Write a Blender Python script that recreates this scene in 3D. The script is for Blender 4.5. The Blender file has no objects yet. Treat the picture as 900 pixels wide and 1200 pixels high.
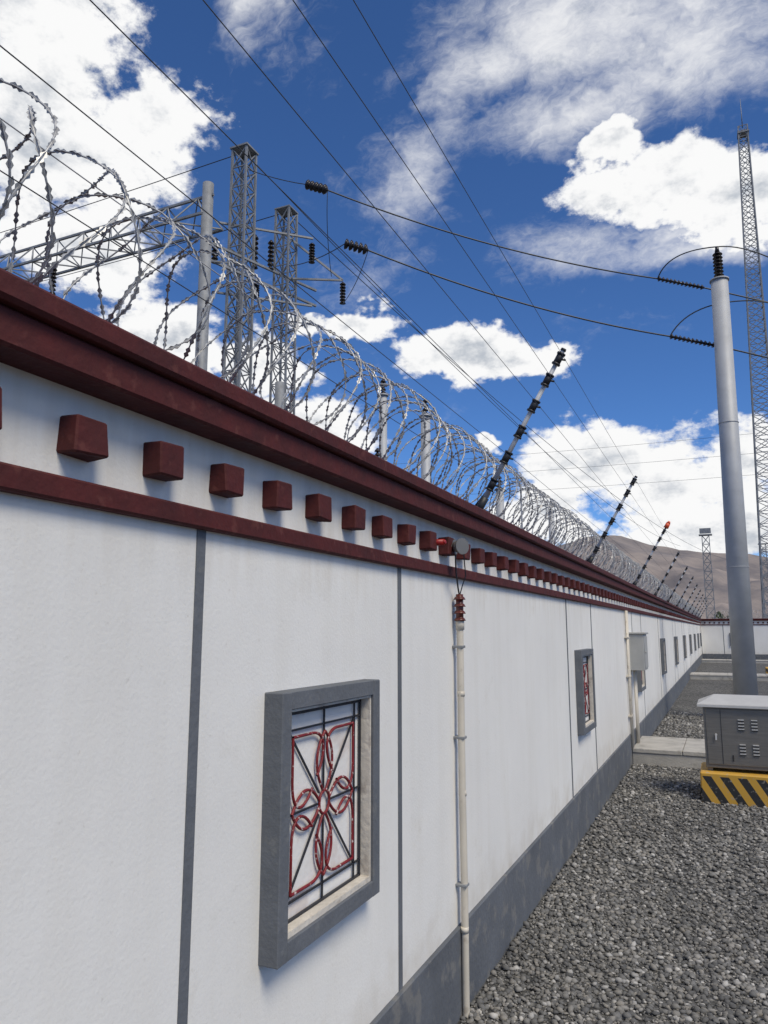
import bpy, math, random
import numpy as np
from mathutils import Vector, noise
random.seed(7); np.random.seed(7)
scene=bpy.context.scene
scene.view_settings.view_transform='Standard'
scene.view_settings.look='None'
scene.view_settings.exposure=0
rad=math.radians

# ---------------------------------------------------------------- helpers
class MB:
    def __init__(s, mp=None):
        s.v=[];s.f=[];s.m=[];s.sm=[];s.mp=mp
    def add(s,vs,fs,mi=0,smooth=False):
        o=len(s.v)
        if s.mp: vs=[s.mp(*p) for p in vs]
        s.v+= [tuple(p) for p in vs]
        for f in fs:
            s.f.append([o+i for i in f]); s.m.append(mi); s.sm.append(smooth)
    def box(s,x0,x1,y0,y1,z0,z1,mi=0,bev=0.0,jit=0.0):
        if bev<=0:
            vs=[(x0,y0,z0),(x1,y0,z0),(x1,y1,z0),(x0,y1,z0),(x0,y0,z1),(x1,y0,z1),(x1,y1,z1),(x0,y1,z1)]
            if jit: vs=[(a+random.uniform(-jit,jit),b+random.uniform(-jit,jit),c+random.uniform(-jit,jit)) for a,b,c in vs]
            s.add(vs,[(0,3,2,1),(4,5,6,7),(0,1,5,4),(1,2,6,5),(2,3,7,6),(3,0,4,7)],mi)
        else:
            b=bev
            idx={};vs=[];
            X=(x0,x1);Y=(y0,y1);Z=(z0,z1);sg=(1,-1)
            for i in (0,1):
                for j in (0,1):
                    for k in (0,1):
                        dx,dy,dz=[random.uniform(-jit,jit) for _ in range(3)]
                        for a in range(3):
                            p=[X[i]+sg[i]*b+dx,Y[j]+sg[j]*b+dy,Z[k]+sg[k]*b+dz]
                            p[a]=(X[i]+dx,Y[j]+dy,Z[k]+dz)[a]
                            idx[(i,j,k,a)]=len(vs);vs.append(tuple(p))
            fs=[]
            g=lambda i,j,k,a: idx[(i,j,k,a)]
            for i in (0,1): fs.append((g(i,0,0,0),g(i,1,0,0),g(i,1,1,0),g(i,0,1,0)))
            for j in (0,1): fs.append((g(0,j,0,1),g(1,j,0,1),g(1,j,1,1),g(0,j,1,1)))
            for k in (0,1): fs.append((g(0,0,k,2),g(1,0,k,2),g(1,1,k,2),g(0,1,k,2)))
            for i in (0,1):
                for j in (0,1):
                    fs.append((g(i,j,0,0),g(i,j,1,0),g(i,j,1,1),g(i,j,0,1)))
                for k in (0,1):
                    fs.append((g(i,0,k,0),g(i,1,k,0),g(i,1,k,2),g(i,0,k,2)))
            for j in (0,1):
                for k in (0,1):
                    fs.append((g(0,j,k,1),g(1,j,k,1),g(1,j,k,2),g(0,j,k,2)))
            for i in (0,1):
                for j in (0,1):
                    for k in (0,1): fs.append((g(i,j,k,0),g(i,j,k,1),g(i,j,k,2)))
            s.add(vs,fs,mi)
    def cyl(s,p0,p1,r0,r1=None,n=8,mi=0,smooth=True,caps=True):
        if r1 is None:r1=r0
        p0=Vector(p0);p1=Vector(p1);d=(p1-p0)
        if d.length<1e-9:return
        d.normalize()
        a=Vector((0,0,1)) if abs(d.z)<.9 else Vector((1,0,0))
        u=d.cross(a).normalized();w=d.cross(u)
        vs=[]
        for p,r in ((p0,r0),(p1,r1)):
            for i in range(n):
                t=2*math.pi*(i+.5)/n
                vs.append(tuple(p+u*(r*math.cos(t))+w*(r*math.sin(t))))
        s.add(vs,[(i,(i+1)%n,n+(i+1)%n,n+i) for i in range(n)],mi,smooth and n>4)
        if caps:
            o=len(s.v)-2*n
            s.f.append([o+i for i in range(n)]);s.m.append(mi);s.sm.append(False)
            s.f.append([o+n+i for i in range(n)]);s.m.append(mi);s.sm.append(False)
    def tube(s,pts,r,n=5,mi=0,smooth=True,ref=None):
        pts=[Vector(p) for p in pts];m=len(pts);vs=[];pu=None
        for i,p in enumerate(pts):
            d=(pts[min(i+1,m-1)]-pts[max(i-1,0)]).normalized()
            if pu is None:
                a=Vector(ref) if ref else (Vector((0,0,1)) if abs(d.z)<.9 else Vector((1,0,0)))
                u=d.cross(a).normalized()
            else: u=(pu-d*pu.dot(d)).normalized()
            pu=u;w=d.cross(u)
            for k in range(n):
                t=2*math.pi*(k+.5)/n;vs.append(tuple(p+u*(r*math.cos(t))+w*(r*math.sin(t))))
        fs=[(i*n+k,i*n+(k+1)%n,(i+1)*n+(k+1)%n,(i+1)*n+k) for i in range(m-1) for k in range(n)]
        s.add(vs,fs,mi,smooth)
    def path(s,pts,r,n=5,mi=0): s.tube(pts,r,n,mi)
    def insul(s,p0,p1,r,nd,mi=0,core=None):
        p0=Vector(p0);p1=Vector(p1)
        s.cyl(p0,p1,core or r*.35,None,8,mi)
        L=(p1-p0)
        for i in range(nd):
            c=p0+L*((i+.5)/nd);h=L/nd
            s.cyl(c-h*.28,c+h*.05,r,r*.8,14,mi)
            s.cyl(c+h*.05,c+h*.32,r*.8,r*.4,14,mi)
    def build(s,name,mats,parent=None,recalc=True):
        me=bpy.data.meshes.new(name)
        me.from_pydata(s.v,[],s.f)
        for m in mats: me.materials.append(m)
        me.polygons.foreach_set("material_index",s.m)
        me.polygons.foreach_set("use_smooth",s.sm)
        if recalc:
            import bmesh
            bm=bmesh.new();bm.from_mesh(me);bmesh.ops.recalc_face_normals(bm,faces=bm.faces);bm.to_mesh(me);bm.free()
        me.update()
        ob=bpy.data.objects.new(name,me);scene.collection.objects.link(ob)
        if parent: ob.parent=parent
        return ob
def empty(name):
    e=bpy.data.objects.new(name,None);scene.collection.objects.link(e);return e

def sag(p0,p1,s,n=24):
    p0=Vector(p0);p1=Vector(p1);o=[]
    for i in range(n+1):
        t=i/n;p=p0.lerp(p1,t);p.z-=4*s*t*(1-t);o.append(p)
    return o

# ---------------------------------------------------------------- materials
def mat(name,col,rough=.7,metal=0.0,var=.15,vscale=6.,bump=0.,bscale=60.,spots=None,stretch=(1,1,1),det=4):
    m=bpy.data.materials.new(name);m.use_nodes=True
    nt=m.node_tree;N=nt.nodes;L=nt.links
    b=N["Principled BSDF"];b.inputs["Roughness"].default_value=rough;b.inputs["Metallic"].default_value=metal
    tc=N.new("ShaderNodeTexCoord");mp=N.new("ShaderNodeMapping");mp.inputs["Scale"].default_value=stretch
    L.new(tc.outputs["Object"],mp.inputs["Vector"])
    n1=N.new("ShaderNodeTexNoise");n1.inputs["Scale"].default_value=vscale;n1.inputs["Detail"].default_value=det;n1.inputs["Roughness"].default_value=.6
    L.new(mp.outputs[0],n1.inputs["Vector"])
    r=N.new("ShaderNodeValToRGB")
    r.color_ramp.elements[0].position=.3;r.color_ramp.elements[1].position=.7
    r.color_ramp.elements[0].color=[c*(1-var) for c in col]+[1]
    r.color_ramp.elements[1].color=[min(1,c*(1+var*.6)) for c in col]+[1]
    L.new(n1.outputs["Fac"],r.inputs["Fac"])
    out=r.outputs["Color"]
    if spots:
        n2=N.new("ShaderNodeTexNoise");n2.inputs["Scale"].default_value=spots[1];n2.inputs["Detail"].default_value=6
        L.new(tc.outputs["Object"],n2.inputs["Vector"])
        r2=N.new("ShaderNodeValToRGB");r2.color_ramp.elements[0].position=spots[2];r2.color_ramp.elements[1].position=spots[2]+.08
        L.new(n2.outputs["Fac"],r2.inputs["Fac"])
        mx=N.new("ShaderNodeMix");mx.data_type='RGBA'
        mx.inputs["B"].default_value=list(spots[0])+[1]
        mf=N.new("ShaderNodeMath");mf.operation='MULTIPLY';mf.inputs[1].default_value=spots[3]
        L.new(r2.outputs["Color"],mf.inputs[0]);L.new(mf.outputs[0],mx.inputs["Factor"])
        L.new(out,mx.inputs["A"]);out=mx.outputs["Result"]
    L.new(out,b.inputs["Base Color"])
    if bump>0:
        nb=N.new("ShaderNodeTexNoise");nb.inputs["Scale"].default_value=bscale;nb.inputs["Detail"].default_value=3
        L.new(tc.outputs["Object"],nb.inputs["Vector"])
        bp=N.new("ShaderNodeBump");bp.inputs["Strength"].default_value=bump;bp.inputs["Distance"].default_value=.01
        L.new(nb.outputs["Fac"],bp.inputs["Height"]);L.new(bp.outputs[0],b.inputs["Normal"])
    return m

M_red=mat("dark_red_paint",(.074,.007,.006),.78,0,.3,9,.3,45,spots=((.14,.04,.03),22,.60,.45))
M_grey=mat("grey_paint",(.125,.135,.15),.8,0,.15,8,.25,60,spots=((.2,.2,.19),18,.62,.4))
M_plinth=mat("plinth_paint",(.115,.125,.14),.8,0,.2,4,.35,40,spots=((.22,.21,.19),9,.56,.5))
M_galv=mat("galvanized_wire",(.50,.50,.49),.45,.3,.35,30,det=2)
M_steel=mat("galvanized_steel",(.25,.26,.27),.6,.15,.25,5,det=2)
M_pole=mat("grey_pole_paint",(.42,.43,.44),.55,.1,.12,3,.1,30)
M_blk=mat("black_rubber",(.02,.02,.022),.5,0,.3,20)
M_black=mat("black_iron_paint",(.016,.018,.026),.5,0,.3,30)
M_redp=mat("red_iron_paint",(.19,.012,.016),.55,0,.3,40,spots=((.62,.55,.52),60,.585,.85))
M_pvc=mat("cream_pipe",(.60,.55,.46),.5,0,.1,6,spots=((.3,.25,.18),14,.62,.5))
M_brown=mat("brown_insulator",(.12,.03,.022),.3,0,.3,20)
M_darkins=mat("dark_insulator",(.025,.02,.02),.35,0,.3,20)
M_conc=mat("concrete",(.44,.42,.38),.85,0,.2,5,.5,50,spots=((.2,.19,.17),6,.60,.5))
M_rod=mat("fibre_rod",(.50,.51,.52),.5,0,.15,20)
M_ss=mat("brushed_steel",(.235,.22,.195),.42,.55,.15,5,.05,200,stretch=(1,1,12))
M_roof=mat("cabinet_roof_steel",(.60,.59,.56),.5,.25,.1,5)
M_panel=mat("window_panel_paint",(.80,.78,.74),.7,0,.06,5,.15,50,spots=((.5,.36,.30),7,.60,.35))
M_sill=mat("sill_render",(.64,.59,.51),.8,0,.15,12,.4,50,spots=((.35,.3,.25),14,.58,.6))
M_line=mat("aluminium_conductor",(.06,.065,.07),.5,.3,.1,5)
M_box=mat("meter_box_paint",(.42,.42,.40),.5,.2,.1,6)
M_horn=mat("siren_paint",(.16,.16,.155),.5,.1,.1,10)
M_orange=mat("orange_plastic",(.75,.10,.03),.4,0,.1,10)
M_beacon=mat("red_lamp_plastic",(.32,.008,.006),.45,0,.1,10)
M_slot=mat("dark_slot",(.03,.03,.03),.8,0,.1,10)

def wall_mat():
    m=bpy.data.materials.new("white_render");m.use_nodes=True
    nt=m.node_tree;N=nt.nodes;L=nt.links;b=N["Principled BSDF"];b.inputs["Roughness"].default_value=.8
    tc=N.new("ShaderNodeTexCoord")
    def nz(scale,det,st=(1,1,1),rg=.55):
        mp=N.new("ShaderNodeMapping");mp.inputs["Scale"].default_value=st;L.new(tc.outputs["Object"],mp.inputs["Vector"])
        n=N.new("ShaderNodeTexNoise");n.inputs["Scale"].default_value=scale;n.inputs["Detail"].default_value=det;n.inputs["Roughness"].default_value=rg
        L.new(mp.outputs[0],n.inputs["Vector"]);return n.outputs["Fac"]
    def ramp(f,a,b2,ca,cb):
        r=N.new("ShaderNodeValToRGB");r.color_ramp.elements[0].position=a;r.color_ramp.elements[1].position=b2
        r.color_ramp.elements[0].color=ca;r.color_ramp.elements[1].color=cb;L.new(f,r.inputs["Fac"]);return r.outputs["Color"]
    def mul(a,bb,f=1):
        x=N.new("ShaderNodeMix");x.data_type='RGBA';x.blend_type='MULTIPLY';x.inputs["Factor"].default_value=f
        L.new(a,x.inputs["A"]);L.new(bb,x.inputs["B"]);return x.outputs["Result"]
    c=ramp(nz(1.1,5),.3,.72,(.745,.73,.69,1),(.82,.805,.76,1))
    streak=ramp(nz(2.2,4,(1,4,.3)),.34,.55,(.86,.84,.80,1),(1,1,1,1))
    c=mul(c,streak,.22)
    sp=ramp(nz(38,4,(1,1,1),.7),.24,.36,(.68,.65,.60,1),(1,1,1,1))
    c=mul(c,sp,.45)
    smu=ramp(nz(4.5,5,(1,1,1),.7),.60,.74,(1,1,1,1),(.88,.86,.82,1))
    c=mul(c,smu,.5)
    sx=N.new("ShaderNodeSeparateXYZ");L.new(tc.outputs["Object"],sx.inputs[0])
    mr=N.new("ShaderNodeMapRange");mr.inputs[1].default_value=.35;mr.inputs[2].default_value=.75;mr.inputs[3].default_value=1;mr.inputs[4].default_value=0
    L.new(sx.outputs["Z"],mr.inputs[0])
    mm=N.new("ShaderNodeMath");mm.operation='MULTIPLY';L.new(mr.outputs[0],mm.inputs[0]);L.new(nz(7,4),mm.inputs[1])
    dc=ramp(mm.outputs[0],.25,.7,(1,1,1,1),(.78,.74,.68,1));c=mul(c,dc,.9)
    mr2=N.new("ShaderNodeMapRange");mr2.inputs[1].default_value=1.45;mr2.inputs[2].default_value=1.95;mr2.inputs[3].default_value=0;mr2.inputs[4].default_value=1
    L.new(sx.outputs["Z"],mr2.inputs[0])
    m2=N.new("ShaderNodeMath");m2.operation='MULTIPLY';L.new(mr2.outputs[0],m2.inputs[0]);L.new(nz(5,4,(1,3,.25)),m2.inputs[1])
    dc=ramp(m2.outputs[0],.38,.62,(1,1,1,1),(.86,.83,.79,1));c=mul(c,dc,.6)
    L.new(c,b.inputs["Base Color"])
    bp=N.new("ShaderNodeBump");bp.inputs["Strength"].default_value=.4;bp.inputs["Distance"].default_value=.006
    ad=N.new("ShaderNodeMath");ad.operation='MULTIPLY_ADD';L.new(nz(90,3),ad.inputs[0]);ad.inputs[1].default_value=.35;L.new(nz(5,2),ad.inputs[2])
    L.new(ad.outputs[0],bp.inputs["Height"]);L.new(bp.outputs[0],b.inputs["Normal"])
    return m
M_wall=wall_mat()

def stripe_mat():
    m=bpy.data.materials.new("hazard_stripe_paint");m.use_nodes=True
    nt=m.node_tree;N=nt.nodes;L=nt.links;b=N["Principled BSDF"];b.inputs["Roughness"].default_value=.6
    tc=N.new("ShaderNodeTexCoord");sx=N.new("ShaderNodeSeparateXYZ");L.new(tc.outputs["Object"],sx.inputs[0])
    def mth(op,a,bb):
        n=N.new("ShaderNodeMath");n.operation=op
        for i,q in enumerate((a,bb)):
            if isinstance(q,(int,float)): n.inputs[i].default_value=q
            else: L.new(q,n.inputs[i])
        return n.outputs[0]
    s=mth('ADD',mth('ADD',sx.outputs["X"],sx.outputs["Y"]),mth('MULTIPLY',sx.outputs["Z"],.62))
    fr=mth('FRACT',mth('MULTIPLY',s,6.2),0)
    g=mth('GREATER_THAN',fr,.52)
    top=mth('GREATER_THAN',sx.outputs["Z"],.255)
    g=mth('MAXIMUM',g,top)
    n=N.new("ShaderNodeTexNoise");n.inputs["Scale"].default_value=25;n.inputs["Detail"].default_value=6;L.new(tc.outputs["Object"],n.inputs["Vector"])
    mx=N.new("ShaderNodeMix");mx.data_type='RGBA';mx.inputs["A"].default_value=(.025,.025,.025,1);mx.inputs["B"].default_value=(.58,.33,.045,1)
    L.new(g,mx.inputs["Factor"])
    r=N.new("ShaderNodeValToRGB");r.color_ramp.elements[0].position=.58;r.color_ramp.elements[1].position=.72;L.new(n.outputs["Fac"],r.inputs["Fac"])
    m2=N.new("ShaderNodeMix");m2.data_type='RGBA';m2.inputs["B"].default_value=(.35,.32,.27,1);L.new(mx.outputs["Result"],m2.inputs["A"]);L.new(r.outputs["Color"],m2.inputs["Factor"])
    L.new(m2.outputs["Result"],b.inputs["Base Color"]);return m
M_stripe=stripe_mat()

def gravel_ground_mat():
    m=bpy.data.materials.new("gravel_ground");m.use_nodes=True
    nt=m.node_tree;N=nt.nodes;L=nt.links;b=N["Principled BSDF"];b.inputs["Roughness"].default_value=.9
    tc=N.new("ShaderNodeTexCoord")
    v=N.new("ShaderNodeTexVoronoi");v.inputs["Scale"].default_value=32;L.new(tc.outputs["Object"],v.inputs["Vector"])
    sx=N.new("ShaderNodeSeparateColor");L.new(v.outputs["Color"],sx.inputs[0])
    r=N.new("ShaderNodeValToRGB");e=r.color_ramp.elements
    e[0].position=0;e[0].color=(.105,.104,.10,1);e[1].position=1;e[1].color=(.40,.39,.365,1)
    x=e.new(.6);x.color=(.21,.206,.193,1)
    L.new(sx.outputs[0],r.inputs["Fac"])
    v2=N.new("ShaderNodeMapRange");v2.inputs[1].default_value=.15;v2.inputs[2].default_value=.6;v2.inputs[3].default_value=1;v2.inputs[4].default_value=.4
    L.new(v.outputs["Distance"],v2.inputs[0])
    mx=N.new("ShaderNodeMix");mx.data_type='RGBA';mx.blend_type='MULTIPLY';mx.inputs["Factor"].default_value=1
    L.new(r.outputs["Color"],mx.inputs["A"]);L.new(v2.outputs[0],mx.inputs["B"])
    n=N.new("ShaderNodeTexNoise");n.inputs["Scale"].default_value=.9;n.inputs["Detail"].default_value=5;L.new(tc.outputs["Object"],n.inputs["Vector"])
    r3=N.new("ShaderNodeValToRGB");r3.color_ramp.elements[0].color=(.75,.75,.75,1);r3.color_ramp.elements[0].position=.3;r3.color_ramp.elements[1].position=.7
    L.new(n.outputs["Fac"],r3.inputs["Fac"])
    m3=N.new("ShaderNodeMix");m3.data_type='RGBA';m3.blend_type='MULTIPLY';m3.inputs["Factor"].default_value=1
    L.new(mx.outputs["Result"],m3.inputs["A"]);L.new(r3.outputs["Color"],m3.inputs["B"])
    L.new(m3.outputs["Result"],b.inputs["Base Color"])
    bp=N.new("ShaderNodeBump");bp.inputs["Strength"].default_value=.9;bp.inputs["Distance"].default_value=.02;bp.invert=True
    L.new(v.outputs["Distance"],bp.inputs["Height"]);L.new(bp.outputs[0],b.inputs["Normal"]);return m
def stone_mat():
    m=bpy.data.materials.new("gravel_stone");m.use_nodes=True
    nt=m.node_tree;N=nt.nodes;L=nt.links;b=N["Principled BSDF"];b.inputs["Roughness"].default_value=.85
    g=N.new("ShaderNodeNewGeometry")
    r=N.new("ShaderNodeValToRGB");e=r.color_ramp.elements
    e[0].position=0;e[0].color=(.10,.099,.096,1);e[1].position=1;e[1].color=(.55,.53,.49,1)
    x=e.new(.5);x.color=(.195,.191,.18,1);x=e.new(.8);x.color=(.28,.262,.23,1);x=e.new(.93);x.color=(.37,.36,.34,1)
    L.new(g.outputs["Random Per Island"],r.inputs["Fac"])
    tc=N.new("ShaderNodeTexCoord");n=N.new("ShaderNodeTexNoise");n.inputs["Scale"].default_value=1.1;n.inputs["Detail"].default_value=5;L.new(tc.outputs["Object"],n.inputs["Vector"])
    r3=N.new("ShaderNodeValToRGB");r3.color_ramp.elements[0].color=(.70,.70,.70,1);r3.color_ramp.elements[0].position=.35;r3.color_ramp.elements[1].position=.65
    L.new(n.outputs["Fac"],r3.inputs["Fac"])
    m3=N.new("ShaderNodeMix");m3.data_type='RGBA';m3.blend_type='MULTIPLY';m3.inputs["Factor"].default_value=1
    L.new(r.outputs["Color"],m3.inputs["A"]);L.new(r3.outputs["Color"],m3.inputs["B"])
    L.new(m3.outputs["Result"],b.inputs["Base Color"]);return m

# ---------------------------------------------------------------- ground
mb=MB();mb.add([(-4000,-4000,0),(4000,-4000,0),(4000,4000,0),(-4000,4000,0)],[(0,1,2,3)])
mb.build("ground",[gravel_ground_mat()],recalc=False)

def make_gravel():
    t=(1+5**.5)/2
    iv=np.array([(-1,t,0),(1,t,0),(-1,-t,0),(1,-t,0),(0,-1,t),(0,1,t),(0,-1,-t),(0,1,-t),(t,0,-1),(t,0,1),(-t,0,-1),(-t,0,1)],float);iv/=np.linalg.norm(iv[0])
    fc=np.array([(0,11,5),(0,5,1),(0,1,7),(0,7,10),(0,10,11),(1,5,9),(5,11,4),(11,10,2),(10,7,6),(7,1,8),(3,9,4),(3,4,2),(3,2,6),(3,6,8),(3,8,9),(4,9,5),(2,4,11),(6,2,10),(8,6,7),(9,8,1)])
    P=[]
    def reg(n,x0,x1,y0,y1,s0,s1):
        xy=np.random.rand(n,2)*[x1-x0,y1-y0]+[x0,y0];s=s0+(s1-s0)*np.random.rand(n)**2.4
        P.append(np.column_stack([xy,s]))
    reg(31000,-1.16,1.3,2.3,5.5,.005,.018)
    reg(17000,-1.16,1.3,5.5,10.28,.008,.021)
    reg(2000,-1.16,1.3,0,2.3,.010,.022)
    reg(5500,-1.16,.24,11.55,17,.013,.026)
    P=np.vstack(P);n=len(P)
    k=~((P[:,0]>-.33)&(P[:,0]<.62)&(P[:,1]>8.34)&(P[:,1]<9.05));P=P[k];n=len(P)
    V=np.repeat(iv[None],n,0)*(1+(np.random.rand(n,12,1)-.5)*.55)
    sc=np.random.rand(n,1,3)*[.7,.7,.45]+[.75,.75,.45]
    V*=sc
    a=np.random.rand(n)*2*np.pi;ca,sa=np.cos(a),np.sin(a)
    tl=(np.random.rand(n)-.5)*1.1;ct_,st_=np.cos(tl),np.sin(tl)
    x=V[:,:,0].copy();z=V[:,:,2].copy()
    V[:,:,0]=x*ct_[:,None]-z*st_[:,None];V[:,:,2]=x*st_[:,None]+z*ct_[:,None]
    x=V[:,:,0].copy();y=V[:,:,1].copy()
    V[:,:,0]=x*ca[:,None]-y*sa[:,None];V[:,:,1]=x*sa[:,None]+y*ca[:,None]
    V*=P[:,2][:,None,None]
    V[:,:,0]+=P[:,0][:,None];V[:,:,1]+=P[:,1][:,None];V[:,:,2]+=(P[:,2]*(.15+.6*np.random.rand(n)))[:,None]
    F=(fc[None]+np.arange(n)[:,None,None]*12).reshape(-1)
    me=bpy.data.meshes.new("gravel");nf=n*20
    me.vertices.add(n*12);me.vertices.foreach_set("co",V.reshape(-1))
    me.loops.add(nf*3);me.loops.foreach_set("vertex_index",F.astype(np.int32))
    me.polygons.add(nf);me.polygons.foreach_set("loop_start",np.arange(nf,dtype=np.int32)*3)
    me.polygons.foreach_set("loop_total",np.full(nf,3,np.int32))
    me.update(calc_edges=True);me.materials.append(stone_mat())
    scene.collection.objects.link(bpy.data.objects.new("gravel",me))
make_gravel()

# ---------------------------------------------------------------- walls
XW=-1.19; YB=46.0
def build_wall(mp,s0,s1,wins,sp=.245,ph=.176):
    E=empty("boundary_wall")
    b=MB(mp);b.box(s0,s1,-.24,0,-.3,2.2);b.build("wall_render",[M_wall],E)
    b=MB(mp)
    b.box(s0,s1,-.36,.085,2.19,2.262,bev=.006);b.box(s0,s1,-.37,.108,2.262,2.314,bev=.008)
    b.build("coping",[M_red],E)
    b=MB(mp);b.box(s0,s1,-.02,.026,1.95,2.0,bev=.005);b.build("red_band",[M_red],E)
    b=MB(mp);b.box(s0,s1,-.02,.018,-.2,.37,bev=.004);b.build("plinth",[M_plinth],E)
    b=MB(mp);s=s0+ph
    while s<s1-.1:
        ds=random.uniform(-.005,.005)
        b.box(s+ds,s+ds+.084,-.01,.052,2.048,2.127,bev=.004,jit=.003);s+=sp
    b.build("dentil_blocks",[M_red],E)
    b=MB(mp)
    for w in wins:
        for d in (-.63,.64):
            b.box(w+d-.017,w+d+.017,-.01,.003,.37,1.95)
    b.build("grey_strips",[M_grey],E)
def bez(p,n=16):
    o=[]
    for i in range(n+1):
        t=i/n;k=[(1-t)**3,3*t*(1-t)**2,3*t*t*(1-t),t**3]
        o.append((sum(k[j]*p[j][0] for j in range(4)),sum(k[j]*p[j][1] for j in range(4))))
    return o
def window(mp,c):
    E=empty("decorative_wall_window")
    w=.322;z0,z1=.814,1.525;t=.050;f=.062
    b=MB(mp)
    b.box(c-w,c-w+t,-.01,f,z0,z1,bev=.003);b.box(c+w-t,c+w,-.01,f,z0,z1,bev=.003)
    b.box(c-w+t,c+w-t,-.01,f-.002,z1-t,z1,bev=.002);b.box(c-w+t,c+w-t,-.01,f-.002,z0,z0+t,bev=.002)
    b.build("frame",[M_grey],E)
    i0,i1=c-w+t,c+w-t;j0,j1=z0+t,z1-t
    b=MB(mp)
    g=.008
    b.box(i0,i0+g,-.005,f-.012,j0,j1);b.box(i1-g,i1,-.005,f-.012,j0,j1)
    b.box(i0+g,i1-g,-.005,f-.012,j1-g,j1);b.box(i0+g,i1-g,-.005,f-.012,j0,j0+g*2)
    b.build("reveal",[M_sill],E)
    b=MB(mp);b.box(i0+g,i1-g,-.01,.006,j0+g,j1-g);b.build("back_panel",[M_panel],E)
    cz=(j0+j1)/2;hw=(i1-i0)/2-.012;hz=(j1-j0)/2-.016;n=.014
    P=lambda u,v,d=0:(c+u*hw,n+d,cz+v*hz)
    b=MB(mp)
    def poly(pts,mi=0,d=0,rr=.0038,nn=4): b.tube([P(x,y,d) for x,y in pts],rr,nn,mi,nn>4,ref=(0,1,0))
    for s in (-1,1):
        poly([(s*.985,-1),(s*.985,1)],rr=.005);poly([(-1,s*.985),(1,s*.985)],rr=.005)
        poly([(s*.82,-1),(s*.82,1)]);poly([(-1,s*.82),(1,s*.82)])
    poly([(0,-1),(0,-.14)]);poly([(0,.14),(0,1)]);poly([(-1,0),(-.14,0)]);poly([(.14,0),(1,0)])
    for s in (-1,1):
        for t2 in (-1,1): poly([(s*.11,t2*.11),(s*.82,t2*.82)])
    R5=.0047
    poly([(.12*math.cos(i*math.pi/12),.12*math.sin(i*math.pi/12)) for i in range(25)],1,.004,R5,6)
    for k in range(4):
        ca,sa=math.cos(k*math.pi/2),math.sin(k*math.pi/2)
        R=lambda x,y:(x*ca-y*sa,x*sa+y*ca)
        for s in (-1,1):
            poly([R(x,s*y) for x,y in bez([(.12,.03),(.36,.27),(.58,.22),(.74,0)])],1,.004,R5,6)
            L_=bez([(.30,.19),(.50,-.02),(.74,-.02),(.75,.30)],12)+[(.75,.50),(.75,.75)]
            poly([R(x,y) if s>0 else R(y,x) for x,y in L_],1,.005,R5,6)
    b.build("iron_grille",[M_black,M_redp],E)

mpL=lambda s,n,z:(XW+n,s,z)
mpB=lambda s,n,z:(s,YB-n,z)
WL=[-2.55,2.13,6.93,11.8,16.45,21.1,25.8,30.5,35.2,39.9,44.2]
build_wall(mpL,-6,46.24,WL)
for w in WL: window(mpL,w)
WB=[.6+4.7*i for i in range(9)]
build_wall(mpB,XW+.03,42,WB)
for w in WB: window(mpB,w)

# ---------------------------------------------------------------- razor wire
def razor(mp,s0,s1,name):
    b=MB(mp);pitch=.092;R0=.222;turns=int((s1-s0)/pitch);acc=0
    nper=36;pts=[]
    for i in range(turns*nper+1):
        ph=2*math.pi*i/nper;k=i/nper
        R=R0*(1+.04*math.sin(k*1.7)+.04*math.sin(k*.61+1))
        s=s0+pitch*k+.050*math.sin(2.5*ph+.5*math.sin(k*.9))+.03*math.sin(ph+k*.7)+.025*math.sin(k*2.3)
        n=-.13+R*math.cos(ph)+.014*math.sin(k*.8)
        z=2.318+R0*1.03+R*math.sin(ph)*1.0
        pts.append(Vector((s,n,z)))
    b.tube(pts,.0024,4,0,True)
    for i in range(1,len(pts)):
        prev=pts[i-1];p=pts[i]
        acc+=(p-prev).length
        step=.038 if p.x<8 else .06
        if acc>step:
            acc=0;T=(p-prev).normalized()
            A=Vector((random.uniform(-1,1),random.uniform(-1,1),random.uniform(-1,1)))
            B=T.cross(A).normalized();C=T.cross(B)
            l=.018;w=.0068
            for BB in (B,C):
                c=p
                b.add([c-T*l+BB*.0008,c-T*l*.4+BB*w,c+BB*.003,c+T*l*.4+BB*w,c+T*l+BB*.0008,c+T*l-BB*.0008,c+T*l*.4-BB*w,c-BB*.003,c-T*l*.4-BB*w,c-T*l-BB*.0008],[(0,1,2,7,8,9),(2,3,4,5,6,7)],0)
    for (n,z) in ((-.13,2.33),(-.13,2.77)):
        s=s0
        while s<s1:
            e=min(s+3.6,s1);b.path(sag((s,n,z),(e,n,z),.012,6),.0016,4);s=e
    b2=s0+1.2
    while b2<s1:
        b.cyl((b2,-.13,2.3),(b2,-.13,2.78),.008,None,4,0,False);b2+=7.2
    b.build(name,[M_galv],recalc=False)
razor(mpL,-3,46.0,"razor_wire_coil")
razor(mpB,XW+.3,22,"razor_wire_coil")

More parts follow.
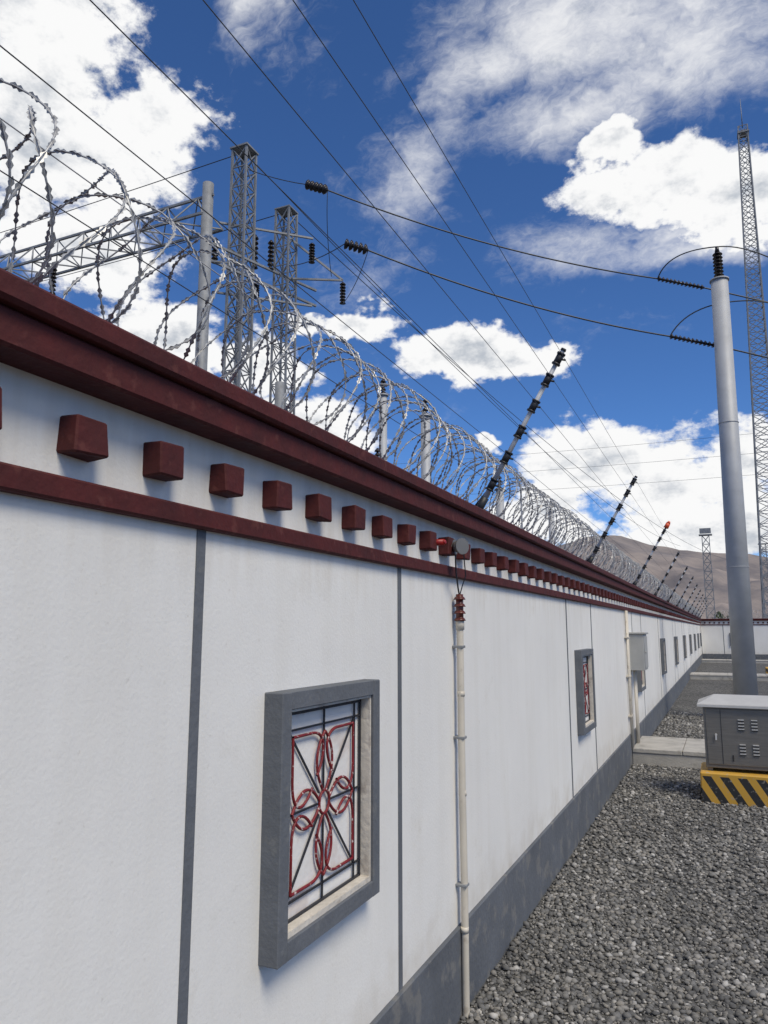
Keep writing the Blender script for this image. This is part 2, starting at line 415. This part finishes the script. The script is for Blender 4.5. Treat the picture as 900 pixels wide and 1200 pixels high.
# ---------------------------------------------------------------- electric fence
posts=[-3.4,3.74,7.3,11.3,14.9,18.5,22.1,25.8,29.5,33.2,36.9,40.6,44.6]
fr=[.17,.34,.50,.66,.82,.95]
def post_pt(y,t): return Vector((-1.15+.48*t,y,2.32+.82*t))
for i,y in enumerate(posts):
    E=empty("electric_fence_post")
    b=MB();a=post_pt(y,-.02);q=post_pt(y,1.0);d=(q-a).normalized()
    b.cyl(a,q,.014,.012,10,0);b.cyl(q,q+d*.012,.016,.014,10,1)
    b.build("rod",[M_rod,M_blk],E)
    b=MB()
    for t in fr:
        c=post_pt(y,t)
        b.cyl(c-d*.030,c+d*.030,.019,.019,12,0);b.cyl(c-d*.034,c-d*.024,.023,.023,12,0);b.cyl(c+d*.024,c+d*.034,.023,.023,12,0)
        b.cyl(c,c+Vector((.036,0,-.012)),.006,.005,8,0)
    b.build("insulators",[M_blk],E)
    b=MB()
    b.box(-1.20,-1.10,y-.035,y+.035,2.315,2.324);b.cyl(post_pt(y,-.02),post_pt(y,.09),.022,.022,10)
    b.cyl((-1.19,y,2.322),post_pt(y,.16),.006,.006,6)
    b.build("bracket",[M_blk],E)
    if i==3:
        b=MB();b.cyl(q+d*.012,q+d*.085,.034,.030,14,0);b.cyl(q+d*.085,q+d*.12,.030,.014,14,0);b.build("warning_lamp",[M_orange],E)
b=MB()
for t in fr:
    for y0,y1 in zip(posts[:-1],posts[1:]):
        o=Vector((.034,0,-.010))
        b.path(sag(post_pt(y0,t)+o,post_pt(y1,t)+o,.004,4),.0012,4)
b.build("electric_fence_wires",[M_line],recalc=False)

# ---------------------------------------------------------------- conduit + siren
E=empty("conduit_pipe");b=MB();y=3.43;x=XW+.035
b.tube([(x,y,-.05),(x+.001,y+.003,.5),(x,y-.004,1.0),(x,y,1.70)],.0165,14)
for z in (.95,.36,1.40): b.cyl((x,y,z-.012),(x,y,z+.012),.0182,None,14,0)
b.build("pipe",[M_pvc],E)
b=MB()
for z in (1.2,.55,1.62): b.box(XW,x+.019,y-.021,y+.021,z-.006,z+.006,bev=.002)
b.build("clamps",[M_steel],E)
b=MB()
b.cyl((x,y,1.70),(x,y,1.755),.021,.021,12,1);b.insul((x,y,1.735),(x,y,1.87),.030,4,0,.018)
b.build("insulator",[M_brown,M_pvc],E)
b=MB();b.path([(x,y,1.86),(x,y-.02,1.90),(x+.01,y-.06,1.93),(x+.015,y-.09,1.97),(x+.01,y-.08,2.06)],.004,6)
b.path([(x,y,1.86),(x+.01,y+.015,1.91),(x+.03,y+.01,1.96),(x+.035,y-.03,2.06)],.003,6)
b.build("cable",[M_black],E)
E=empty("alarm_siren");b=MB()
b.box(XW,XW+.05,3.27,3.37,2.05,2.13,bev=.008);b.cyl((XW+.05,3.32,2.09),(XW+.10,3.28,2.085),.020,.036,20)
b.cyl((XW+.10,3.28,2.085),(XW+.106,3.276,2.085),.038,.038,20);b.build("horn",[M_horn],E)
b=MB();b.cyl((XW+.0,3.085,2.085),(XW+.085,3.085,2.085),.016,.014,12);b.cyl((XW+.085,3.085,2.085),(XW+.092,3.085,2.085),.014,.007,12);b.build("red_lamp",[M_beacon],E)

E=empty("conduit_pipe");b=MB()
for yy in (10.25,10.36): b.cyl((XW+.03,yy,.2),(XW+.03,yy,1.95),.014,None,10)
for z in (.6,1.1,1.6): b.box(XW,XW+.047,10.2,10.41,z-.008,z+.008)
b.build("pipes",[M_pvc],E)
E=empty("electric_meter_box");b=MB()
b.box(XW,XW+.20,10.62,11.07,1.16,1.64,bev=.006);b.box(XW-.0,XW+.225,10.60,11.09,1.641,1.665,bev=.004)
b.box(XW+.201,XW+.209,10.65,11.04,1.19,1.61,bev=.003);b.cyl((XW+.209,10.69,1.4),(XW+.225,10.69,1.4),.012,None,10)
b.build("box_body",[M_box],E)
b=MB();b.cyl((XW+.05,10.75,.2),(XW+.05,10.75,1.16),.018,None,10);b.cyl((XW+.05,10.85,.2),(XW+.05,10.85,1.16),.018,None,10);b.build("feed_pipes",[M_pvc],E)

# ---------------------------------------------------------------- cable trench slabs and kerbs
for (x0,x1,y0,y1,h) in ((XW+.02,6,10.3,11.5,.2),(XW+.02,6,28.3,29.6,.18),(XW+.02,30,43.0,44.0,.15)):
    E=empty("cable_trench_cover");b=MB();b.box(x0,x1,y0,y1,-.1,h-.055,bev=.006);b.build("kerb",[M_conc],E)
    b=MB();s=x0
    while s<x1-.01:
        e=min(s+.6,x1);b.box(s+.003,e-.003,y0-.012,y1+.02,h-.054,h,bev=.006,jit=.002);s=e
    b.build("cover_slabs",[M_conc],E)
b=MB();b.box(.25,.40,11.53,28.27,-.1,.11,bev=.01);b.build("concrete_kerb",[M_conc])

# ---------------------------------------------------------------- equipment cabinet
E=empty("equipment_cabinet")
b=MB();b.box(-.31,.58,8.36,9.0,-.05,.29,bev=.012);b.build("striped_plinth",[M_stripe],E)
b=MB()
for xx in (-.24,.48): b.box(xx,xx+.05,8.5,8.9,.29,.335)
b.box(-.25,.53,8.46,8.94,.325,.92,bev=.004)
b.box(-.225,.505,8.449,8.458,.36,.905,bev=.003)
b.build("body",[M_ss],E)
b=MB()
x0,x1,y0,y1=-.30,.58,8.41,8.99
b.box(x0,x1,y0,y1,.921,.950,bev=.003)
b.add([(x0+.004,y0+.004,.951),(x1-.004,y0+.004,.951),(x1-.004,y1-.004,.951),(x0+.004,y1-.004,.951),(x0+.16,8.66,1.03),(x1-.16,8.66,1.03),(x1-.16,8.74,1.03),(x0+.16,8.74,1.03)],[(0,1,5,4),(1,2,6,5),(2,3,7,6),(3,0,4,7),(4,5,6,7),(0,3,2,1)])
b.build("roof",[M_roof],E)
b=MB()
for cx in (.07,.19,.36):
    for k in range(4):
        for zz in (.79,.55):
            z=zz-k*.03;b.box(cx,cx+.055,8.440,8.449,z,z+.010,mi=0)
            b.box(cx,cx+.055,8.437,8.449,z+.011,z+.020,mi=1)
b.box(.0,.012,8.443,8.449,.40,.46,mi=0)
b.box(-.09,-.085,8.446,8.450,.37,.90,mi=0)
for cx in (-.14,): 
    b.cyl((cx,8.449,.65),(cx,8.435,.65),.012,None,10,1);b.box(cx-.008,cx+.008,8.43,8.437,.60,.66,mi=1)
b.build("louvres_and_lock",[M_slot,M_roof],E)

b=MB();b.box(1.35,2.1,31.6,32.3,-.05,.30,bev=.012);b.build("striped_concrete_base",[M_stripe])

# ---------------------------------------------------------------- steel pole
E=empty("steel_pole");px,py=.36,16.0
b=MB();b.cyl((px-.06,py,-.05),(px+.03,py,8.85),.215,.165,28);b.build("shaft",[M_pole],E)
b=MB()
for k in range(2): 
    z=2.9+2.9*k;b.cyl((px-.03+.03*k-.0,py,z),(px-.03+.03*k,py,z+.012),.206-.016*k,None,28)
b.cyl((px+.03,py,8.85),(px+.03,py,8.88),.19,.19,24);b.cyl((px-.06,py,0.0),(px-.06,py,.04),.36,.36,24)
b.build("flanges",[M_pole],E)
b=MB();b.insul((px+.03,py,8.88),(px+.03,py,9.5),.10,8);b.cyl((px+.03,py,9.5),(px+.03,py,9.62),.05,.03,10);b.build("insulator",[M_darkins],E)

# ---------------------------------------------------------------- lattice structures
def lattice(b,base,top,w0,w1,npan,rl=.03,rb=.015,mi=0,double=True):
    base=Vector(base);top=Vector(top)
    def c(k,t):
        w=(w0+(w1-w0)*t)/2;p=base.lerp(top,t);s=[(-1,-1),(1,-1),(1,1),(-1,1)][k];return p+Vector((s[0]*w,s[1]*w,0))
    for k in range(4):
        b.cyl(c(k,0),c(k,1),rl,rl,4,mi,False)
        k2=(k+1)%4
        for i in range(npan):
            t0=i/npan;t1=(i+1)/npan
            if double or i%2==0: b.cyl(c(k,t0),c(k2,t1),rb,rb,4,mi,False,False)
            if double or i%2==1: b.cyl(c(k2,t0),c(k,t1),rb,rb,4,mi,False,False)
            b.cyl(c(k,t1),c(k2,t1),rb,rb,4,mi,False,False)

def truss(b,p0,p1,h,w,npan,rl=.035,rb=.018):
    p0=Vector(p0);p1=Vector(p1);d=(p1-p0).normalized();sd=d.cross(Vector((0,0,1))).normalized()
    def c(k,t):
        p=p0.lerp(p1,t);return p+[sd*w/2,-sd*w/2,Vector((0,0,h))][k]
    for k in range(3):
        b.cyl(c(k,0),c(k,1),rl,rl,4,0,False)
    for i in range(npan):
        t0=i/npan;tm=(i+.5)/npan;t1=(i+1)/npan
        for k in (0,1):
            b.cyl(c(k,t0),c(2,tm),rb,None,4,0,False,False);b.cyl(c(2,tm),c(k,t1),rb,None,4,0,False,False)
        b.cyl(c(0,t0),c(1,t0),rb,None,4,0,False,False);b.cyl(c(0,t0),c(1,t1),rb,None,4,0,False,False)

E=empty("power_gantry")
b=MB()
b.cyl((-9.45,11.7,0),(-9.45,11.7,11.15),.15,.12,14)
b.cyl((-22.5,11.7,0),(-22.5,11.7,11.15),.15,.12,14)
truss(b,(-22.5,11.7,10.25),(-9.3,11.7,10.25),.62,.7,16)
b.build("portal_frame",[M_steel],E)
b=MB();lattice(b,(-9.45,12.95,0),(-9.45,12.95,12.7),.46,.38,26,.034,.016);b.box(-9.69,-9.21,12.71,13.19,12.7,12.74)
b.cyl((-9.45,12.95,0),(-9.45,12.95,9.3),.06,.05,8)
b.build("lattice_column",[M_steel],E)
b=MB();lattice(b,(-8.9,13.95,0),(-8.9,13.95,11.6),.44,.36,24,.03,.014);b.box(-9.11,-8.69,13.74,14.16,11.6,11.63)
b.cyl((-8.75,13.6,0),(-8.75,13.6,7.2),.13,.11,12)
b.build("lattice_column_low",[M_steel],E)
b=MB()
for z in (9.55,9.95): b.cyl((-9.6,11.8,z),(-8.6,14.9,z),.035,None,4)
for z in (9.2,10.9): b.cyl((-9.9,12.7,z),(-8.3,14.2,z),.03,None,4)
b.cyl((-8.9,13.95,11.0),(-7.7,14.6,9.9),.03,None,4);b.cyl((-8.9,13.95,9.9),(-7.7,14.6,9.9),.03,None,4)
b.cyl((-9.45,11.7,9.4),(-9.45,12.95,9.9),.025,None,4)
b.build("crossarms",[M_steel],E)
b=MB()
for (x,y,z0,z1) in ((-9.35,13.35,9.95,10.8),(-9.05,13.55,9.95,10.7),(-9.25,13.3,9.2,9.6),(-8.15,13.9,10.1,10.6),(-7.7,14.6,9.3,9.85),(-9.6,12.2,9.6,10.2),(-13.9,11.7,9.5,10.2),(-16.5,11.7,9.5,10.2)):
    b.insul((x,y,z0),(x,y,z1),.075,7)
b.build("insulators",[M_darkins],E)

for (x,y,z,r) in ((-5.4,14.0,6.1,.11),(-6.65,14.6,6.9,.10),(-5.3,19.3,5.45,.12),(-5.5,27,6.0,.12),(-6.6,14.2,5.2,.07)):
    E=empty("steel_post");b=MB();b.cyl((x,y,0),(x,y,z),r,r*.9,14);b.cyl((x,y,z),(x,y,z+.03),r*1.25,None,14);b.build("tube",[M_pole],E)
    b=MB();b.insul((x,y,z+.03),(x,y,z+.4),.07,4);b.build("insulator",[M_darkins],E)

E=empty("lattice_tower");b=MB();lattice(b,(3.35,57,0),(3.75,57,39),1.75,.62,44,.055,.03,0,True)
b.cyl((3.75,57,39),(3.75,57,41.4),.04,.015,6);b.box(3.35,4.15,56.6,57.4,38.4,38.5);b.build("mast",[M_steel],E)
E=empty("floodlight_tower");b=MB();lattice(b,(-1.2,92,0),(-1.2,92,12.4),.95,.75,12,.05,.03);b.box(-1.9,-.5,91.5,92.5,12.4,12.5)
b.box(-1.8,-.6,91.6,91.8,12.6,13.2);b.build("mast",[M_steel],E)
E=empty("floodlight_tower");b=MB();lattice(b,(6.5,130,0),(6.5,130,15),.95,.75,12,.05,.03);b.box(5.8,7.2,129.5,130.5,15,15.1);b.build("mast",[M_steel],E)

E=empty("power_gantry");b=MB()
lattice(b,(9.5,19.5,0),(9.5,19.5,10.5),.5,.45,22,.035,.017);lattice(b,(9.5,26,0),(9.5,26,10.5),.5,.45,22,.035,.017)
b.build("lattice_columns",[M_steel],E)
b=MB();truss(b,(9.5,19.5,9.4),(9.5,26,9.4),.6,.6,8);b.build("beam",[M_steel],E)

# ---------------------------------------------------------------- conductors
b=MB();bi=MB()
def span(pl,pr,pe,s,r=.018):
    pl=Vector(pl);pr=Vector(pr)
    b.path(sag(pl,pr,s,20),r,6)
    pe=Vector(pe);d=(pe-pr)
    m=pr+d.normalized()*1.05
    bi.insul(pr,m,.06,12,0,.025)
    b.path(sag(m,pe,.1,8),r,6)
A1=Vector((-7.25,13.0,11.18));A0=Vector((-7.75,12.95,11.42))
B1=Vector((-0.85,17.0,9.62))
bi.insul(A0,A1,.11,5,0,.03)
b.path(sag((-9.45,12.95,12.3),A0,.05,6),.010,5)
span(A1,B1,(9.5,21.0,6.9),.25)
C0=Vector((-6.5,12.4,9.45));C1=Vector((-6.05,12.55,9.28));D1=Vector((-.63,16.0,7.82))
bi.insul(C0,C1,.11,5,0,.03)
b.path(sag((-8.9,13.95,10.2),C0,.1,6),.010,5)
span(C1,D1,(9.5,20.0,5.2),.2)
def arc(p0,pm,p1,n=14):
    p0,pm,p1=map(Vector,(p0,pm,p1));o=[]
    for i in range(n+1):
        t=i/n;o.append(p0*(1-t)**2+pm*2*t*(1-t)+p1*t*t)
    return o
b.path(arc(B1,(-.6,16.6,10.05),(.39,16,9.62)),.014,6);b.path(arc((.39,16,9.62),(1.2,16.4,9.75),(2.6,17.2,8.6)),.014,6)
b.path(arc(D1,(-.2,16,8.55),(1.0,16.1,8.35)),.014,6);b.path(arc((1.0,16.1,8.35),(2,16.6,8.25),(3,17.2,7.4)),.014,6)
b.path(arc(A1,(-7.3,13.0,10.3),(-7.9,14.4,9.95)),.008,5);b.path(arc(C1,(-6.3,12.6,8.6),(-7.7,14.6,9.3)),.008,5)
b.build("power_line",[M_line],recalc=False);bi.build("line_insulators",[M_darkins])
b=MB()
for (p0,p1,s) in (((-60,25,22),(-8.9,13.95,11.6),1.0),((-60,18,19),(-9.45,12.95,12.7),.8),((-9.45,12.95,12.7),(-3,70,9),1.5),((-8.9,13.95,11.6),(1,75,8),1.5),
    ((-40,60,17),(30,60,16.5),.6),((-40,60,15.5),(30,60,15.0),.6),((-40,62,14.2),(30,62,13.8),.6)):
    b.path(sag(p0,p1,s,16),.011,5)
b.build("overhead_wires",[M_line],recalc=False)

# ---------------------------------------------------------------- hills
def hill_mat():
    m=bpy.data.materials.new("hill_rock_haze");m.use_nodes=True;nt=m.node_tree;N=nt.nodes;L=nt.links;b=N["Principled BSDF"];b.inputs["Roughness"].default_value=1
    tc=N.new("ShaderNodeTexCoord");n=N.new("ShaderNodeTexNoise");n.inputs["Scale"].default_value=.006;n.inputs["Detail"].default_value=8;n.inputs["Roughness"].default_value=.65;L.new(tc.outputs["Object"],n.inputs["Vector"])
    r=N.new("ShaderNodeValToRGB");r.color_ramp.elements[0].position=.35;r.color_ramp.elements[0].color=(.15,.135,.135,1);r.color_ramp.elements[1].position=.68;r.color_ramp.elements[1].color=(.33,.275,.235,1)  # brown rock albedo with distance haze mixed into the colour
    L.new(n.outputs["Fac"],r.inputs["Fac"]);L.new(r.outputs["Color"],b.inputs["Base Color"]);return m
prof=[(-180,3.5),(-90,5),(-60,4),(-40,5),(-25,4.5),(-15,5.2),(-9,6.8),(-7,6.7),(-4,5.9),(0,5.1),(3,4.6),(8,4.8),(20,5.5),(40,4),(90,3),(180,3.5)]
def pe(a):
    for (a0,e0),(a1,e1) in zip(prof[:-1],prof[1:]):
        if a0<=a<=a1: return e0+(e1-e0)*(a-a0)/(a1-a0)
    return 3.5
vs=[];fs=[];na=720;rows=26
for j in range(rows):
    t=j/(rows-1);D=1500+1700*t
    for i in range(na):
        a=-180+360*i/na;ar=rad(a)
        top=1.7+3200*math.tan(rad(pe(a)))
        x,y=D*math.sin(ar),D*math.cos(ar)
        nn=noise.fractal(Vector((x*.0022,y*.0022,.3)),1.0,2.1,7)
        rg=1-abs(noise.fractal(Vector((x*.0035,y*.0035,5.3)),1.0,2.1,6))*1.2
        z=top*(t**1.25)*(1+.10*nn)+t*(1-t)*300*(rg-.75)+ (t>.97)*nn*12
        vs.append((x,y,z-3*(t==0)))
for j in range(rows-1):
    for i in range(na):
        k=(i+1)%na;fs.append((j*na+i,j*na+k,(j+1)*na+k,(j+1)*na+i))
b=MB();b.add(vs,fs,0,True);b.build("hills",[hill_mat()],recalc=False)

M_leaf=mat("foliage",(.055,.085,.03),.8,0,.5,1.2)
b=MB()
for (x,y,h) in ((5.5,75,4.6),(7.2,78,5.2),(9.2,76,4.4),(12,80,5.5),(15,78,5),(-.5,110,4),(1.5,112,4.5),(19,82,6)):
    b.cyl((x,y,0),(x,y,h*.6),.14,.05,6,1)
    for k in range(420):
        th_=random.uniform(0,6.28);u=random.random();rr=(.25+.75*math.sin(math.pi*min(1,u*1.05)))*h*.24*random.uniform(.5,1.1)
        c=Vector((x+rr*math.cos(th_),y+rr*math.sin(th_),h*(.28+.74*u)));q=[c+Vector([random.uniform(-.22,.22) for _ in range(3)]) for _ in range(3)]
        b.add(q,[(0,1,2)],0)
b.build("distant_trees",[M_leaf,M_conc],recalc=False)

# ---------------------------------------------------------------- sky
SUN_EL=52;SUN_AZ=120   # azimuth clockwise from +Y
w=bpy.data.worlds.new("World");scene.world=w;w.use_nodes=True
w.cycles.sampling_method='MANUAL';w.cycles.sample_map_resolution=256
nt=w.node_tree;N=nt.nodes;L=nt.links
bg=N["Background"];bg.inputs["Strength"].default_value=.1
sky=N.new("ShaderNodeTexSky");sky.sky_type='NISHITA';sky.sun_disc=False
sky.sun_elevation=rad(SUN_EL);sky.sun_rotation=rad(SUN_AZ);sky.altitude=3000;sky.air_density=1.1;sky.dust_density=.4;sky.ozone_density=3.0
def S(x,n,i):
    if isinstance(x,(int,float)): n.inputs[i].default_value=x
    elif isinstance(x,tuple): n.inputs[i].default_value=x
    else: L.new(x,n.inputs[i])
def mth(op,a,bb=0.,c=None,clamp=False):
    n=N.new("ShaderNodeMath");n.operation=op;n.use_clamp=clamp;S(a,n,0);S(bb,n,1)
    if c is not None:S(c,n,2)
    return n.outputs[0]
def vm(op,a,bb=(0,0,0),out=0):
    n=N.new("ShaderNodeVectorMath");n.operation=op;S(a,n,0);S(bb,n,1);return n.outputs[out]
def sstep(x,a,bb):
    n=N.new("ShaderNodeMapRange");n.interpolation_type='SMOOTHSTEP';S(x,n,0);n.inputs[1].default_value=a;n.inputs[2].default_value=bb;return n.outputs[0]
tc=N.new("ShaderNodeTexCoord");gx=tc.outputs["Generated"]
sp=N.new("ShaderNodeSeparateXYZ");L.new(gx,sp.inputs[0])
az=mth('MULTIPLY',mth('ARCTAN2',sp.outputs[0],sp.outputs[1]),57.2958)
el=mth('MULTIPLY',mth('ARCSINE',sp.outputs[2]),57.2958)
cb=N.new("ShaderNodeCombineXYZ");L.new(az,cb.inputs[0]);L.new(el,cb.inputs[1]);AE=cb.outputs[0]
def nz(vec,scale,det,rg,col=False,lac=2.1):
    n=N.new("ShaderNodeTexNoise");n.inputs["Scale"].default_value=scale;n.inputs["Detail"].default_value=det;n.inputs["Roughness"].default_value=rg;n.inputs["Lacunarity"].default_value=lac
    L.new(vec,n.inputs["Vector"]);return n.outputs["Color"] if col else n.outputs["Fac"]
dirs=vm('MULTIPLY',gx,(1,1,1.5))
warp=vm('MULTIPLY',vm('SUBTRACT',nz(dirs,8,4,.62,True),(.5,.5,.5)),(9,6.5,0))
V=vm('ADD',AE,warp)
fbm=nz(dirs,10,8,.64)
fbm2=nz(vm('ADD',dirs,(0.006,-.004,.022)),10,5,.64)
cum=[(-52,33,12,7.0),(-56,40.0,9.5,4.5),(-44.0,35.5,6.0,3.0),(-48,27,8,3.5),
 (-2,30.7,7.5,2.7),(3.5,29,6,3.0),(-6.5,33.6,3.4,1.2),
 (-17,21.0,5.2,2.2),(-13.0,20.6,3.4,1.6),(-26,23.6,4.2,1.4),(-30,23.6,2.6,1.2),
 (-34,20.0,4,2.6),(-41,21.5,5.5,3.4),(-32,14,8,3.0),
 (-7.9,13.0,6.2,3.2),(-2.1,10.5,6.8,4.6),(-11.5,8.8,5.0,3.0),(2,11.5,5,3.4),(-1,6.5,9,3.2),(-15.5,14.0,1.6,.9),
 (20,16,9,5),(-80,25,14,9),(60,30,18,10),(120,25,22,10),(-150,30,22,10),(45,55,14,8)]
mask=None
for (a,e,ra,re) in cum:
    d=vm('LENGTH',vm('MULTIPLY',vm('SUBTRACT',V,(a,e,0.)),(1/ra,1/re,0.)),out=1)
    mask=d if mask is None else mth('MINIMUM',mask,d)
mask=mth('SUBTRACT',1.0,mth('MINIMUM',mask,2.0))
dens=mth('ADD',mask,mth('MULTIPLY',mth('SUBTRACT',fbm,.5),2.1))
cumA=sstep(dens,-.03,.30)
wis=[(-9,42,12,4.5),(1.2,38.5,10,4.5),(-17,40,7,3),(-37,43,3.5,3),(-8.5,36,8,2.4),(0,26.8,8,1.6),(10,46,16,6),(-22,34,5,5),(-12,28,7,3)]
wm=None
for k_,(a,e,ra,re) in enumerate(wis):
    d=vm('LENGTH',vm('MULTIPLY',vm('SUBTRACT',V,(a,e,0.)),(1/ra,1/re,0.)),out=1)
    if k_>=7: d=mth('ADD',d,.45)
    wm=d if wm is None else mth('MINIMUM',wm,d)
wm=mth('SUBTRACT',1.0,mth('MINIMUM',wm,1.5))
stretch=N.new("ShaderNodeMapping");stretch.inputs["Rotation"].default_value=(.5,.35,.6);stretch.inputs["Scale"].default_value=(1,2.6,1.2);L.new(vm('ADD',dirs,vm('MULTIPLY',warp,(.010,.014,.012))),stretch.inputs["Vector"])
wn=nz(stretch.outputs[0],4.2,8,.66)
wd=mth('ADD',wm,mth('MULTIPLY',mth('SUBTRACT',wn,.5),3.6))
wisA=mth('MULTIPLY',sstep(wd,-.35,1.35),.88)
alpha=mth('MAXIMUM',cumA,wisA)
relief=mth('MULTIPLY',mth('SUBTRACT',fbm,fbm2),2.1)
thick=sstep(dens,.35,1.25)
br=mth('ADD',mth('SUBTRACT',1.02,mth('MULTIPLY',thick,.38)),relief)
cc=N.new("ShaderNodeMix");cc.data_type='RGBA';cc.inputs["A"].default_value=(4.9,5.3,5.9,1);cc.inputs["B"].default_value=(9.6,9.6,9.6,1)
L.new(sstep(br,.42,1.0),cc.inputs["Factor"])
sk=N.new("ShaderNodeMix");sk.data_type='RGBA';sk.blend_type='MULTIPLY';sk.inputs["Factor"].default_value=1;sk.inputs["B"].default_value=(.62,.95,1.34,1)
L.new(sky.outputs[0],sk.inputs["A"])
fm=N.new("ShaderNodeMix");fm.data_type='RGBA';L.new(alpha,fm.inputs["Factor"]);L.new(sk.outputs["Result"],fm.inputs["A"]);L.new(cc.outputs["Result"],fm.inputs["B"])
L.new(fm.outputs["Result"],bg.inputs["Color"])

sd=bpy.data.lights.new("sun","SUN");sd.energy=3.0;sd.angle=rad(24);sd.color=(1,.91,.74)
so=bpy.data.objects.new("sun",sd);scene.collection.objects.link(so)
dv=Vector((math.sin(rad(SUN_AZ))*math.cos(rad(SUN_EL)),math.cos(rad(SUN_AZ))*math.cos(rad(SUN_EL)),math.sin(rad(SUN_EL))))
so.rotation_euler=dv.to_track_quat('Z','Y').to_euler();so.location=dv*50

# ---------------------------------------------------------------- camera
cd=bpy.data.cameras.new("camera");co=bpy.data.objects.new("camera",cd);scene.collection.objects.link(co)
cd.sensor_fit='VERTICAL';cd.sensor_height=36;cd.sensor_width=27;cd.lens=25.98;cd.clip_start=.05;cd.clip_end=9000
co.location=(0,0,1.7);co.rotation_euler=(rad(90+9.054),0,rad(24.41));scene.camera=co
